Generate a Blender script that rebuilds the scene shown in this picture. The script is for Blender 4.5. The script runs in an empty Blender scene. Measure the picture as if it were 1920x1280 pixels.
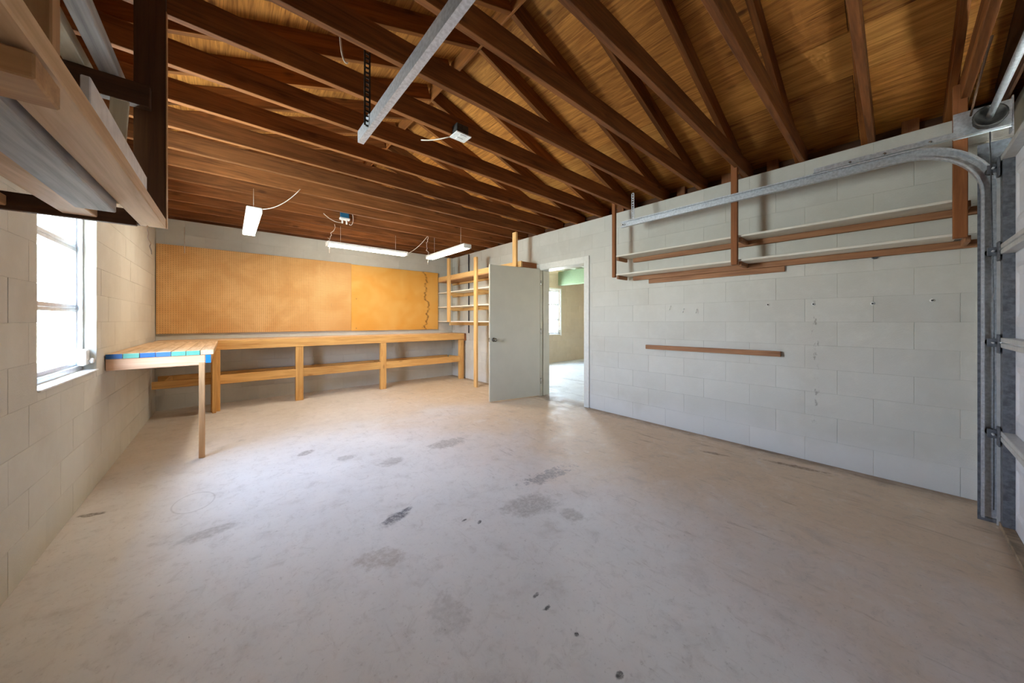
import bpy, bmesh, math, random
from mathutils import Vector, Matrix, noise as mnoise
random.seed(7)
SC = bpy.context.scene
COL = SC.collection

# ------------------------------------------------------------------ camera, sky, exposure
cam_d = bpy.data.cameras.new('camera')
cam = bpy.data.objects.new('camera', cam_d); COL.objects.link(cam)
cam_d.sensor_fit = 'HORIZONTAL'; cam_d.sensor_width = 36.0
cam_d.lens = 619.689 * 36.0 / 1920.0
cam_d.shift_y = -39.13 / 1920.0
cam_d.clip_start = 0.03
cam.location = (0, 0, 1.22)
cam.rotation_euler = (math.radians(90), 0, math.radians(-40.76))
SC.camera = cam
SKY = 122.0
LAMP = 16.0
EXPOSURE = 1.43
world = bpy.data.worlds.new('sky'); SC.world = world; world.use_nodes = True
wb = world.node_tree.nodes['Background']
sky = world.node_tree.nodes.new('ShaderNodeTexSky'); sky.sky_type = 'HOSEK_WILKIE'
sky.turbidity = 8.0; sky.ground_albedo = 0.5
sky.sun_direction = Vector((math.cos(math.radians(50)), 0, math.sin(math.radians(50))))   # sun over the far side of the roof
world.node_tree.links.new(sky.outputs[0], wb.inputs[0]); wb.inputs[1].default_value = SKY
vs = SC.view_settings
vs.view_transform = 'Standard'; vs.look = 'None'; vs.gamma = 1.0; vs.exposure = EXPOSURE; vs.use_curve_mapping = False
try:
    SC.cycles.use_denoising = True
    SC.cycles.max_bounces = 6; SC.cycles.diffuse_bounces = 5; SC.cycles.glossy_bounces = 2
    SC.cycles.use_adaptive_sampling = True; SC.cycles.adaptive_threshold = 0.1; SC.cycles.adaptive_min_samples = 16
    SC.cycles.transparent_max_bounces = 12
    SC.cycles.sample_clamp_indirect = 30.0
    SC.cycles.caustics_reflective = False; SC.cycles.caustics_refractive = False
except Exception:
    pass

# room measures (metres): camera stands at x=0, y=0; y runs along the right wall to the back
XL, XR, YB, YF, HT = -0.731, 3.845, 6.508, -0.50, 2.62
WT = 0.20
WIN = (2.849, 3.855, 0.865, 2.215)     # side window opening: y0,y1,z0,z1
DOOR = (2.875, 3.765, 0.0, 2.045)      # doorway opening in the right wall
WIN2 = (6.45, 7.50, 0.82, 2.12)        # window of the adjoining room: x0,x1,z0,z1
RX = 0.5 * (XL + XR)                   # ridge
PITCH = 0.335

def portal(name, loc, rot, sx, sy):
    d = bpy.data.lights.new(name, 'AREA'); d.shape = 'RECTANGLE'; d.size = sx; d.size_y = sy
    d.cycles.is_portal = True
    o = bpy.data.objects.new(name, d); COL.objects.link(o); o.location = loc; o.rotation_euler = rot
    return o
portal('window_portal', (XL - 0.15, (WIN[0]+WIN[1])/2, (WIN[2]+WIN[3])/2), (0, math.radians(-90), 0), WIN[3]-WIN[2], WIN[1]-WIN[0])
portal('window_portal', ((WIN2[0]+WIN2[1])/2, YB + 0.15, (WIN2[2]+WIN2[3])/2), (math.radians(-90), 0, 0), WIN2[1]-WIN2[0], WIN2[3]-WIN2[2])

portal('window_portal', (6.775, 0.65, 1.47), (math.radians(90), 0, 0), 0.55, 1.30)  # portal of the added window in the next room

# ------------------------------------------------------------------ materials
MATS = {}
class NT:
    def __init__(s, name):
        s.m = bpy.data.materials.new(name); s.m.use_nodes = True
        s.t = s.m.node_tree; s.n = s.t.nodes; s.b = s.n['Principled BSDF']; MATS[name] = s.m
    def node(s, typ, **kw):
        n = s.n.new(typ)
        for k, v in kw.items(): setattr(n, k, v)
        return n
    def link(s, a, b): s.t.links.new(a, b)
    def val(s, sock, v):
        if hasattr(v, 'is_output'): s.link(v, sock)
        else: sock.default_value = v
    def math(s, op, a, b=0.0, c=None, clamp=False):
        n = s.node('ShaderNodeMath', operation=op, use_clamp=clamp)
        s.val(n.inputs[0], a); s.val(n.inputs[1], b)
        if c is not None: s.val(n.inputs[2], c)
        return n.outputs[0]
    def mix(s, f, a, b, mode='MIX'):
        n = s.node('ShaderNodeMix', data_type='RGBA', blend_type=mode)
        s.val(n.inputs[0], f)
        for k, v in ((6, a), (7, b)):
            if hasattr(v, 'is_output'): s.link(v, n.inputs[k])
            else: n.inputs[k].default_value = (*v, 1) if len(v) == 3 else v
        return n.outputs[2]
    def noise(s, vec, scale, detail=4, rough=0.55, dist=0.0):
        n = s.node('ShaderNodeTexNoise'); n.inputs['Scale'].default_value = scale
        n.inputs['Detail'].default_value = detail; n.inputs['Roughness'].default_value = rough
        n.inputs['Distortion'].default_value = dist
        if vec is not None: s.link(vec, n.inputs['Vector'])
        return n.outputs['Fac']
    def ramp(s, fac, stops):
        n = s.node('ShaderNodeValToRGB'); e = n.color_ramp.elements
        while len(e) < len(stops): e.new(0.5)
        for k, (p, c) in enumerate(stops):
            e[k].position = p; e[k].color = (*c, 1) if len(c) == 3 else c
        s.link(fac, n.inputs[0]); return n.outputs[0]
    def maprange(s, v, a, b, c=0.0, d=1.0, smooth=True):
        n = s.node('ShaderNodeMapRange', interpolation_type='SMOOTHSTEP' if smooth else 'LINEAR')
        s.val(n.inputs[0], v)
        for k, x in zip((1, 2, 3, 4), (a, b, c, d)): n.inputs[k].default_value = x
        return n.outputs[0]
    def mapping(s, vec, scale=(1, 1, 1), loc=(0, 0, 0), rot=(0, 0, 0)):
        n = s.node('ShaderNodeMapping'); s.link(vec, n.inputs[0])
        n.inputs['Scale'].default_value = scale; n.inputs['Rotation'].default_value = rot
        s.val(n.inputs['Location'], loc); return n.outputs[0]
    def bump(s, h, strength, dist=0.002):
        n = s.node('ShaderNodeBump'); n.inputs['Strength'].default_value = strength; n.inputs['Distance'].default_value = dist
        s.link(h, n.inputs['Height']); s.link(n.outputs[0], s.b.inputs['Normal'])
    def pos(s): return s.node('ShaderNodeNewGeometry').outputs['Position']
    def objc(s): return s.node('ShaderNodeTexCoord').outputs['Object']
    def rnd(s): return s.node('ShaderNodeObjectInfo').outputs['Random']
    def done(s, col=None, rough=0.6, metal=0.0, spec=0.4):
        if col is not None:
            if hasattr(col, 'is_output'): s.link(col, s.b.inputs['Base Color'])
            else: s.b.inputs['Base Color'].default_value = (*col, 1)
        s.val(s.b.inputs['Roughness'], rough); s.b.inputs['Metallic'].default_value = metal
        s.b.inputs['Specular IOR Level'].default_value = spec
        return s.m

def srgb(r, g, b):
    f = lambda c: c/12.92 if c <= 0.04045 else ((c+0.055)/1.055)**2.4
    return tuple(f(x/255.0) for x in (r, g, b))

def wood(name, dark, light, stretch=(1.4, 16, 16), knots=0.5, vary=0.25, rough=0.65, spec=0.25, knotcol=None):
    t = NT(name)
    r = t.rnd()
    off = t.node('ShaderNodeCombineXYZ')
    t.link(t.math('MULTIPLY', r, 31.0), off.inputs[0]); t.link(t.math('MULTIPLY', r, 17.0), off.inputs[1]); t.link(t.math('MULTIPLY', r, 53.0), off.inputs[2])
    v = t.mapping(t.objc(), stretch, off.outputs[0])
    g1 = t.noise(v, 1.0, 5, 0.6, 1.2)
    v2 = t.mapping(t.objc(), (stretch[0]*2.0, stretch[1]*5, stretch[2]*5), off.outputs[0])
    g2 = t.noise(v2, 1.0, 3, 0.6, 0.3)
    g = t.math('ADD', t.math('MULTIPLY', g1, 0.65), t.math('MULTIPLY', g2, 0.35))
    col = t.ramp(g, [(0.30, dark), (0.62, light)])
    # knots
    v3 = t.mapping(t.objc(), (2.2, 5.0, 5.0), off.outputs[0])
    vo = t.node('ShaderNodeTexVoronoi'); vo.inputs['Scale'].default_value = 1.0; t.link(v3, vo.inputs['Vector'])
    k = t.maprange(vo.outputs['Distance'], 0.03, 0.13, knots, 0.0)
    kc = knotcol or tuple(c*0.35 for c in dark)
    col = t.mix(k, col, kc)
    br = t.maprange(r, 0, 1, 1.0 - vary, 1.0 + vary, False)
    hsv = t.node('ShaderNodeHueSaturation'); t.link(col, hsv.inputs['Color']); t.link(br, hsv.inputs['Value'])
    t.bump(g, 0.25, 0.002)
    return t.done(hsv.outputs[0], rough, 0, spec)

wood('joist_wood', srgb(78, 42, 18), srgb(146, 90, 46), vary=0.18)
wood('rafter_wood', srgb(84, 47, 20), srgb(150, 92, 44), vary=0.2)
wood('plywood', srgb(112, 58, 18), srgb(208, 140, 66), stretch=(2.2, 26, 26), knots=0.75, vary=0.22, knotcol=srgb(70, 32, 10))
wood('plywood_light', srgb(150, 90, 34), srgb(220, 156, 78), stretch=(2.2, 26, 26), knots=0.5, vary=0.08)
wood('bench_pine', srgb(186, 130, 68), srgb(226, 178, 108), vary=0.10, knots=0.5, knotcol=srgb(110, 62, 28))
wood('bench_top_wood', srgb(176, 138, 98), srgb(220, 190, 152), vary=0.10, knots=0.3)
wood('shelf_pine', srgb(196, 146, 84), srgb(230, 190, 128), vary=0.08, knots=0.3)
wood('pink_pine', srgb(196, 142, 108), srgb(228, 184, 146), vary=0.08, knots=0.6, knotcol=srgb(120, 70, 40))
wood('red_post_wood', srgb(122, 70, 38), srgb(164, 104, 60), vary=0.10)
wood('batten_wood', srgb(122, 80, 54), srgb(170, 122, 86), vary=0.10)
wood('shade_toned_wood', srgb(66, 42, 28), srgb(96, 64, 42), vary=0.10)  # brown with the shade on the rack's far bars and eave put in
wood('rack_wood_light', srgb(184, 140, 98), srgb(224, 186, 144), vary=0.08, knots=0.5)
wood('rack_wood_orange', srgb(156, 112, 72), srgb(198, 152, 106), vary=0.08, knots=0.5)
wood('grey_plank', srgb(128, 124, 120), srgb(200, 197, 192), vary=0.06, knots=0.6, knotcol=srgb(50, 42, 36))
wood('cream_board', srgb(208, 196, 166), srgb(232, 222, 196), vary=0.04, knots=0.1)
wood('white_shelf', srgb(214, 206, 190), srgb(234, 228, 214), vary=0.03, knots=0.1)
wood('eave_wood', srgb(120, 74, 44), srgb(160, 104, 66), vary=0.15)

def plain(name, col, rough=0.5, metal=0.0, spec=0.4, mott=0.08, scale=30, bump=0.0):
    t = NT(name)
    n = t.noise(t.objc(), scale, 4)
    f = t.maprange(n, 0.3, 0.7, 0, 1)
    c = t.mix(f, tuple(x*(1-mott) for x in col), tuple(min(1, x*(1+mott)) for x in col))
    if bump: t.bump(n, bump, 0.002)
    return t.done(c, rough, metal, spec)
plain('white_paint', srgb(226, 224, 216), 0.45, mott=0.03)
plain('trim_paint', srgb(218, 217, 208), 0.4, mott=0.04)
plain('door_paint', srgb(186, 180, 163), 0.5, mott=0.03, scale=4)
plain('galvanised', (0.58, 0.60, 0.63), 0.40, 0.6, mott=0.16, scale=60)
plain('dull_steel', (0.16, 0.17, 0.19), 0.5, 0.6, mott=0.3, scale=40)
plain('dark_steel', (0.06, 0.055, 0.05), 0.6, 0.5, mott=0.3, scale=40)
plain('aluminium', (0.62, 0.64, 0.66), 0.35, 0.6, mott=0.06)
plain('gd_white', srgb(222, 224, 230), 0.4, mott=0.03)
plain('gd_rail', srgb(196, 196, 194), 0.4, 0.2, mott=0.08)
plain('rubber', (0.03, 0.028, 0.025), 0.7)
plain('brass_dark', (0.10, 0.09, 0.07), 0.3, 0.8)
plain('chrome', (0.55, 0.55, 0.53), 0.25, 0.9)
plain('cord_white', srgb(214, 198, 180), 0.6)
plain('cord_dark', srgb(96, 70, 52), 0.7)
plain('plastic_white', srgb(232, 230, 224), 0.4)
plain('plastic_blue', srgb(34, 92, 122), 0.5)
plain('paint_blue', srgb(26, 84, 140), 0.5, mott=0.1)
plain('paint_blue_light', srgb(54, 100, 156), 0.5, mott=0.1)
plain('paint_teal', srgb(82, 148, 128), 0.5, mott=0.1)
plain('paint_blue_bright', srgb(22, 108, 164), 0.5, mott=0.05)
plain('green_paint', srgb(214, 216, 202), 0.5, mott=0.05); plain('beam_paint', srgb(130, 148, 118), 0.5, mott=0.05)
plain('pvc', srgb(240, 240, 238), 0.35)
plain('black_pipe', (0.05, 0.05, 0.06), 0.5)
plain('gd_dirty', srgb(140, 122, 100), 0.7, mott=0.3, scale=20)
plain('ground_out', srgb(150, 150, 140), 0.9)

def block_paint(name, base, stain, amt, marks=False):
    t = NT(name)
    p = t.pos()
    n1 = t.noise(p, 1.3, 5, 0.6, 0.4); n2 = t.noise(p, 9.0, 5, 0.65); n3 = t.noise(p, 150.0, 3, 0.6)
    c = t.mix(t.maprange(n1, 0.35, 0.7, 0, amt), base, stain)
    c = t.mix(t.maprange(n2, 0.45, 0.75, 0, 0.35), c, tuple(min(1, x*1.10) for x in base))
    if marks:   # pale bloom low down, and a row of old bracket scars
        sp = t.node('ShaderNodeSeparateXYZ'); t.link(p, sp.inputs[0])
        zz = t.math('ADD', sp.outputs[2], t.math('MULTIPLY', t.math('SUBTRACT', n1, 0.5), 0.5))
        c = t.mix(t.maprange(zz, 0.05, 0.32, 0.55, 0), c, srgb(216, 215, 212))
        sc = t.noise(t.mapping(p, (1, 30, 14)), 1.0, 4, 0.7)
        ln = t.maprange(t.math('ABSOLUTE', t.math('SUBTRACT', sp.outputs[1], 0.45)), 0.012, 0.035, 1, 0)
        lz = t.math('MULTIPLY', t.maprange(sp.outputs[2], 0.25, 0.4, 0, 1), t.maprange(sp.outputs[2], 1.35, 1.5, 1, 0))
        c = t.mix(t.math('MULTIPLY', t.math('MULTIPLY', ln, lz), t.maprange(sc, 0.55, 0.66, 0, 0.6)), c, srgb(120, 112, 100))
    r = t.rnd()
    hsv = t.node('ShaderNodeHueSaturation'); t.link(c, hsv.inputs['Color']); t.link(t.maprange(r, 0, 1, 0.965, 1.035, False), hsv.inputs['Value'])
    h = t.math('ADD', t.math('MULTIPLY', n3, 0.5), n2)
    t.bump(h, 0.45, 0.005)
    return t.done(hsv.outputs[0], 0.6, 0, 0.3)
block_paint('block_paint', srgb(203, 200, 188), srgb(188, 182, 167), 0.6)
block_paint('block_paint_right', srgb(203, 201, 191), srgb(190, 186, 173), 0.6, True)
block_paint('mortar_paint', srgb(190, 187, 175), srgb(174, 168, 154), 0.6)
block_paint('annex_paint', srgb(200, 182, 154), srgb(184, 160, 130), 0.5)

def pegboard(name, c0, c1, holes, crack):
    t = NT(name)
    o = t.objc()
    sep = t.node('ShaderNodeSeparateXYZ'); t.link(o, sep.inputs[0])
    n1 = t.noise(o, 2.2, 5, 0.6, 0.5); n2 = t.noise(o, 22.0, 4, 0.6)
    c = t.mix(t.maprange(n1, 0.35, 0.68, 0, 1), c0, c1)
    c = t.mix(t.maprange(n2, 0.5, 0.8, 0, 0.35), c, tuple(x*0.75 for x in c0))
    # dark scuffs
    n3 = t.noise(o, 7.0, 6, 0.7, 1.0)
    c = t.mix(t.maprange(n3, 0.66, 0.78, 0, 0.6), c, tuple(x*0.45 for x in c0))
    # light scrapes low on the board
    n4 = t.noise(t.mapping(o, (3.0, 1, 14.0)), 1.5, 4, 0.6)
    c = t.mix(t.maprange(n4, 0.68, 0.8, 0, 0.35), c, srgb(228, 206, 170))
    if crack:
        wob = t.math('MULTIPLY', t.math('SUBTRACT', t.noise(t.mapping(o, (0, 0, 2.2)), 1.0, 6, 0.62), 0.5), 0.75)
        dx = t.math('ABSOLUTE', t.math('SUBTRACT', t.math('SUBTRACT', sep.outputs[0], 0.60), wob))
        band = t.math('MULTIPLY', t.maprange(dx, 0.002, 0.034, 0.9, 0.0), t.maprange(n2, 0.35, 0.6, 0.3, 1.0))
        c = t.mix(band, c, srgb(112, 72, 34))
    # hole grid, one inch apart
    fx = t.math('SUBTRACT', t.math('FRACT', t.math('DIVIDE', sep.outputs[0], 0.0254)), 0.5)
    fy = t.math('SUBTRACT', t.math('FRACT', t.math('DIVIDE', sep.outputs[2], 0.0254)), 0.5)
    d = t.math('SQRT', t.math('ADD', t.math('MULTIPLY', fx, fx), t.math('MULTIPLY', fy, fy)))
    hole = t.maprange(d, 0.12, 0.20, holes, 0.0)
    c = t.mix(hole, c, tuple(x*0.22 for x in c0))
    return t.done(c, 0.55, 0, 0.35)
pegboard('pegboard_brown', srgb(206, 154, 90), srgb(220, 174, 112), 0.9, False)
pegboard('pegboard_orange', srgb(216, 156, 66), srgb(222, 170, 88), 0.4, True)

def floor_mat():
    t = NT('concrete_floor')
    p = t.pos()
    n1 = t.noise(p, 0.9, 6, 0.6, 0.6); n2 = t.noise(p, 5.0, 6, 0.65, 0.4); n3 = t.noise(p, 45.0, 4, 0.7); n4 = t.noise(p, 260.0, 2, 0.6)
    sep = t.node('ShaderNodeSeparateXYZ'); t.link(p, sep.inputs[0])
    base = t.mix(t.maprange(n1, 0.35, 0.65, 0, 1), srgb(214, 212, 209), srgb(224, 222, 219))
    # brown dirt trodden in along the right-hand wall and a pinkish band beside it
    dirt = t.math('ADD', sep.outputs[0], t.math('MULTIPLY', t.math('SUBTRACT', n1, 0.5), 2.2))
    inside = t.maprange(sep.outputs[0], 3.9, 4.1, 1, 0)
    base = t.mix(t.math('MULTIPLY', inside, t.maprange(dirt, 1.3, 2.0, 0, 0.40)), base, srgb(206, 190, 184))
    base = t.mix(t.math('MULTIPLY', inside, t.maprange(dirt, 1.6, 2.9, 0, 0.85)), base, srgb(208, 184, 154))
    # tan wash over the far half by the bench, darkened against strong light
    far = t.math('ADD', sep.outputs[1], t.math('MULTIPLY', t.math('SUBTRACT', n1, 0.5), 1.5))
    base = t.mix(t.math('MULTIPLY', inside, t.maprange(far, 3.6, 4.4, 0, 0.42)), base, srgb(196, 172, 134))
    # streaks of brown along the wall foot
    vs_ = t.mapping(p, (7.0, 0.9, 1.0))
    st = t.noise(vs_, 1.0, 6, 0.7, 0.6)
    wallfoot = t.math('MULTIPLY', t.maprange(sep.outputs[0], 2.7, 3.7, 0, 1), t.maprange(st, 0.55, 0.72, 0, 0.75))
    base = t.mix(wallfoot, base, srgb(104, 78, 62))
    base = t.mix(t.maprange(n2, 0.52, 0.78, 0, 0.38), base, srgb(168, 160, 152))
    base = t.mix(t.maprange(n2, 0.25, 0.44, 0.30, 0.0), base, srgb(222, 220, 217))
    base = t.mix(t.maprange(n3, 0.56, 0.80, 0, 0.55), base, srgb(140, 133, 126))
    st2 = t.noise(t.mapping(p, (26.0, 4.0, 1.0), rot=(0, 0, 0.12)), 1.0, 5, 0.75, 0.5)
    base = t.mix(t.math('MULTIPLY', t.maprange(st2, 0.56, 0.80, 0, 0.75), t.maprange(sep.outputs[0], 0.6, 2.4, 0.25, 1)), base, srgb(132, 112, 94))
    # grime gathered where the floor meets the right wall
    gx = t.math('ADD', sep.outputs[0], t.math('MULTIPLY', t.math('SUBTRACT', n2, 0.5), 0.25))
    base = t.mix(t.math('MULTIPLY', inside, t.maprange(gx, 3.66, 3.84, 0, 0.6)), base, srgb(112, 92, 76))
    # small dark specks
    sp = t.noise(p, 19.0, 5, 0.8)
    base = t.mix(t.maprange(sp, 0.69, 0.74, 0, 0.75), base, srgb(70, 66, 64))
    sp2 = t.noise(t.mapping(p, (1, 1, 1), (7.3, 2.1, 0)), 55.0, 3, 0.7)
    base = t.mix(t.maprange(sp2, 0.69, 0.75, 0, 0.6), base, srgb(84, 78, 74))
    # separate stains: x, y, half-length, half-width, turn, strength, colour, raggedness
    g, bz = srgb(104, 104, 110), srgb(140, 134, 128)
    stains = [(0.79, 2.02, 0.10, 0.045, 20, 0.95, g, .5), (0.885, 2.06, 0.035, 0.02, 20, 0.9, g, .5),
              (1.90, 1.79, 0.22, 0.06, -5, 0.6, g, 1.6), (1.66, 2.91, 0.20, 0.10, 0, 0.6, bz, .6),
              (0.55, 3.55, 0.08, 0.05, 30, 0.7, bz, .6), (0.80, 3.19, 0.08, 0.06, 0, 0.5, bz, .6),
              (1.08, 2.85, 0.10, 0.08, 0, 0.5, bz, .7), (1.52, 1.58, 0.18, 0.12, -20, 0.55, bz, .6),
              (1.64, 1.33, 0.07, 0.07, 0, 0.5, bz, .5), (0.60, 1.72, 0.12, 0.07, -30, 0.45, srgb(150, 136, 122), .8),
              (-0.08, 2.58, 0.13, 0.06, 10, 0.5, bz, .5), (0.70, 1.217, 0.07, 0.11, 0, 0.3, bz, 1.0),
              (1.03, 0.81, 0.009, 0.009, 0, 1, srgb(40, 40, 40), .3), (1.04, 1.044, 0.022, 0.009, 10, .8, srgb(70, 70, 70), .8),
              (1.03, 0.966, 0.018, 0.010, 0, .9, srgb(50, 50, 50), 1.2), (1.022, 0.622, 0.016, 0.011, 0, .9, srgb(40, 40, 40), 1.2),
              (1.10, 1.722, 0.022, 0.010, 10, .9, srgb(60, 60, 60), .8), (1.16, 1.645, 0.02, 0.01, 40, .9, srgb(60, 60, 60), .8),
              (3.39, 1.084, 0.10, 0.025, -75, .7, srgb(96, 70, 54), .8), (3.60, 0.55, 0.20, 0.03, -80, .7, srgb(100, 74, 56), .8),
              (2.35, 3.30, 0.07, 0.05, 0, .6, srgb(222, 214, 206), .5), (-0.645, 3.30, 0.07, 0.022, -25, .8, srgb(84, 74, 64), .6)]
    wob = t.noise(p, 16.0, 5, 0.7); flat = t.mapping(p, (1, 1, 0))
    fade = t.maprange(t.noise(p, 38.0, 4, 0.7), 0.30, 0.62, 0.35, 1.0)
    # cloudy mottling
    mo = t.noise(p, 13.0, 6, 0.72, 0.8)
    base = t.mix(t.maprange(mo, 0.50, 0.72, 0, 0.32), base, srgb(164, 157, 150))
    base = t.mix(t.maprange(mo, 0.30, 0.46, 0.28, 0), base, srgb(226, 224, 221))
    for (x, y, a, b, rot, s, c, rag) in stains:
        m = t.node('ShaderNodeMapping', vector_type='TEXTURE'); t.link(flat, m.inputs[0])
        m.inputs['Location'].default_value = (x, y, 0); m.inputs['Rotation'].default_value = (0, 0, math.radians(rot)); m.inputs['Scale'].default_value = (a, b, 1)
        ln = t.node('ShaderNodeVectorMath', operation='LENGTH'); t.link(m.outputs[0], ln.inputs[0])
        d = t.math('ADD', ln.outputs['Value'], t.math('MULTIPLY', t.math('SUBTRACT', wob, 0.5), rag*3.0))
        base = t.mix(t.math('MULTIPLY', t.maprange(d, 0.65, 1.25, s, 0.0), fade), base, c)
    # faint ring mark
    m = t.node('ShaderNodeMapping', vector_type='TEXTURE'); t.link(t.mapping(p, (1, 1, 0)), m.inputs[0]); m.inputs['Location'].default_value = (-0.17, 3.08, 0); m.inputs['Scale'].default_value = (0.105, 0.15, 1)
    ln = t.node('ShaderNodeVectorMath', operation='LENGTH'); t.link(m.outputs[0], ln.inputs[0])
    base = t.mix(t.maprange(t.math('ABSOLUTE', t.math('SUBTRACT', ln.outputs['Value'], 1.0)), 0.01, 0.07, 0.28, 0), base, bz)
    h = t.math('ADD', t.math('MULTIPLY', n3, 0.6), t.math('MULTIPLY', n4, 0.25))
    t.bump(t.math('ADD', h, n2), 0.22, 0.004)
    return t.done(base, t.maprange(n2, 0.3, 0.7, 0.55, 0.75), 0, 0.3)
floor_mat()

def glass_mat():
    t = NT('window_glass')
    tr = t.node('ShaderNodeBsdfTransparent'); tr.inputs[0].default_value = (0.93, 0.95, 0.96, 1)
    gl = t.node('ShaderNodeBsdfGlossy'); gl.inputs['Roughness'].default_value = 0.05
    lw = t.node('ShaderNodeLayerWeight')
    fac = t.math('MULTIPLY_ADD', t.math('POWER', lw.outputs['Facing'], 5.0), 0.5, 0.02)
    mx = t.node('ShaderNodeMixShader'); t.link(fac, mx.inputs[0]); t.link(tr.outputs[0], mx.inputs[1]); t.link(gl.outputs[0], mx.inputs[2])
    t.link(mx.outputs[0], t.n['Material Output'].inputs[0])
glass_mat()
def lamp_mat():
    t = NT('lamp_diffuser')
    t.b.inputs['Emission Color'].default_value = (1.0, 0.89, 0.74, 1); t.b.inputs['Emission Strength'].default_value = LAMP
    t.done((0.9, 0.9, 0.9), 0.4)
lamp_mat()
M = MATS

# ------------------------------------------------------------------ builders
MW = {}
def setw(o, mat4, parent):
    if parent is not None:
        o.parent = parent; o.matrix_basis = MW[parent.name].inverted() @ mat4
    else:
        o.matrix_basis = mat4
    MW[o.name] = mat4
def link(name, me, mat, parent=None, mw=None):
    o = bpy.data.objects.new(name, me); COL.objects.link(o)
    if mat is not None and len(me.materials) == 0: me.materials.append(M[mat])
    setw(o, mw or Matrix.Identity(4), parent); return o
def tag(o, label=None, cat=None, group=None, kind=None):
    if label: o['label'] = label
    if cat: o['category'] = cat
    if group: o['group'] = group
    if kind: o['kind'] = kind
    return o
def thing(name, loc, label=None, cat=None, group=None, kind=None):
    o = bpy.data.objects.new(name, None); COL.objects.link(o); o.empty_display_size = 0.1
    setw(o, Matrix.Translation(loc), None); return tag(o, label, cat, group, kind)
def from_bm(bm, name, smooth=False):
    bmesh.ops.recalc_face_normals(bm, faces=bm.faces)
    me = bpy.data.meshes.new(name); bm.to_mesh(me); bm.free()
    if smooth:
        for p in me.polygons: p.use_smooth = True
    return me
BOXC = {}
def box_mesh(l, w, d, mat, bev=0.0025):
    key = (round(l, 4), round(w, 4), round(d, 4), mat, bev)
    if key in BOXC: return BOXC[key]
    bm = bmesh.new(); bmesh.ops.create_cube(bm, size=1.0)
    for v in bm.verts: v.co = Vector((v.co.x*l, v.co.y*w, v.co.z*d))
    if bev > 0 and min(l, w, d) > 3*bev:
        bmesh.ops.bevel(bm, geom=list(bm.edges), offset=bev, segments=1, affect='EDGES')
    me = from_bm(bm, 'box'); me.materials.append(M[mat]); BOXC[key] = me
    return me
def board(name, p0, p1, w, d, mat, parent=None, up=(0, 0, 1), bev=0.0025):
    """a board from p0 to p1; w across, d along 'up'"""
    p0, p1 = Vector(p0), Vector(p1); x = (p1-p0); L = x.length; x.normalize()
    u = Vector(up); u = (u - x*u.dot(x)).normalized(); y = u.cross(x)
    mw = Matrix((( x.x, y.x, u.x, 0), (x.y, y.y, u.y, 0), (x.z, y.z, u.z, 0), (0, 0, 0, 1)))
    mw = Matrix.Translation((p0+p1)/2) @ mw
    return link(name, box_mesh(L, w, d, mat, bev), mat, parent, mw)
def bx(name, xs, ys, zs, mat, parent=None, bev=0.0025, axis=None):
    c = Vector(((xs[0]+xs[1])/2, (ys[0]+ys[1])/2, (zs[0]+zs[1])/2))
    s = [abs(xs[1]-xs[0]), abs(ys[1]-ys[0]), abs(zs[1]-zs[0])]
    a = s.index(max(s)) if axis is None else axis
    if a == 0: p, q, w, d, up = (c.x-s[0]/2, c.y, c.z), (c.x+s[0]/2, c.y, c.z), s[1], s[2], (0, 0, 1)
    elif a == 1: p, q, w, d, up = (c.x, c.y-s[1]/2, c.z), (c.x, c.y+s[1]/2, c.z), s[0], s[2], (0, 0, 1)
    else: p, q, w, d, up = (c.x, c.y, c.z-s[2]/2), (c.x, c.y, c.z+s[2]/2), s[0], s[1], (0, 1, 0)
    return board(name, p, q, w, d, mat, parent, up, bev)
def tube_mesh(pts, r, seg=8, cap=True, bm=None):
    own = bm is None
    bm = bm or bmesh.new(); pts = [Vector(p) for p in pts]; rings = []
    n = None
    for i, p in enumerate(pts):
        a = pts[max(0, i-1)]; b = pts[min(len(pts)-1, i+1)]; t = (b-a).normalized()
        if n is None:
            n = Vector((0, 0, 1)) if abs(t.z) < 0.9 else Vector((1, 0, 0))
        n = (n - t*n.dot(t)).normalized(); q = t.cross(n)
        rr = r[i] if isinstance(r, (list, tuple)) else r
        rings.append([bm.verts.new(p + (n*math.cos(k*2*math.pi/seg) + q*math.sin(k*2*math.pi/seg))*rr) for k in range(seg)])
    for a, b in zip(rings, rings[1:]):
        for k in range(seg): bm.faces.new((a[k], a[(k+1) % seg], b[(k+1) % seg], b[k]))
    if cap:
        bm.faces.new(rings[0]); bm.faces.new(rings[-1])
    if own: return from_bm(bm, 'tube', True)
def tube(name, pts, r, mat, parent=None, seg=8):
    c = Vector(pts[0])
    me = tube_mesh([Vector(p)-c for p in pts], r, seg)
    return link(name, me, mat, parent, Matrix.Translation(c))
def lathe(name, prof, mat, parent, loc, axis='z', seg=20):
    """prof: list of (radius, height)"""
    bm = bmesh.new(); rings = []
    for r, h in prof:
        rings.append([bm.verts.new((r*math.cos(k*2*math.pi/seg), r*math.sin(k*2*math.pi/seg), h)) for k in range(seg)])
    for a, b in zip(rings, rings[1:]):
        for k in range(seg): bm.faces.new((a[k], a[(k+1) % seg], b[(k+1) % seg], b[k]))
    bm.faces.new(rings[0]); bm.faces.new(rings[-1])
    me = from_bm(bm, 'lathe', True)
    R = {'z': Matrix.Identity(4), 'x': Matrix.Rotation(math.radians(90), 4, 'Y'), 'y': Matrix.Rotation(math.radians(-90), 4, 'X')}[axis] if isinstance(axis, str) else axis
    return link(name, me, mat, parent, Matrix.Translation(loc) @ R)
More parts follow.
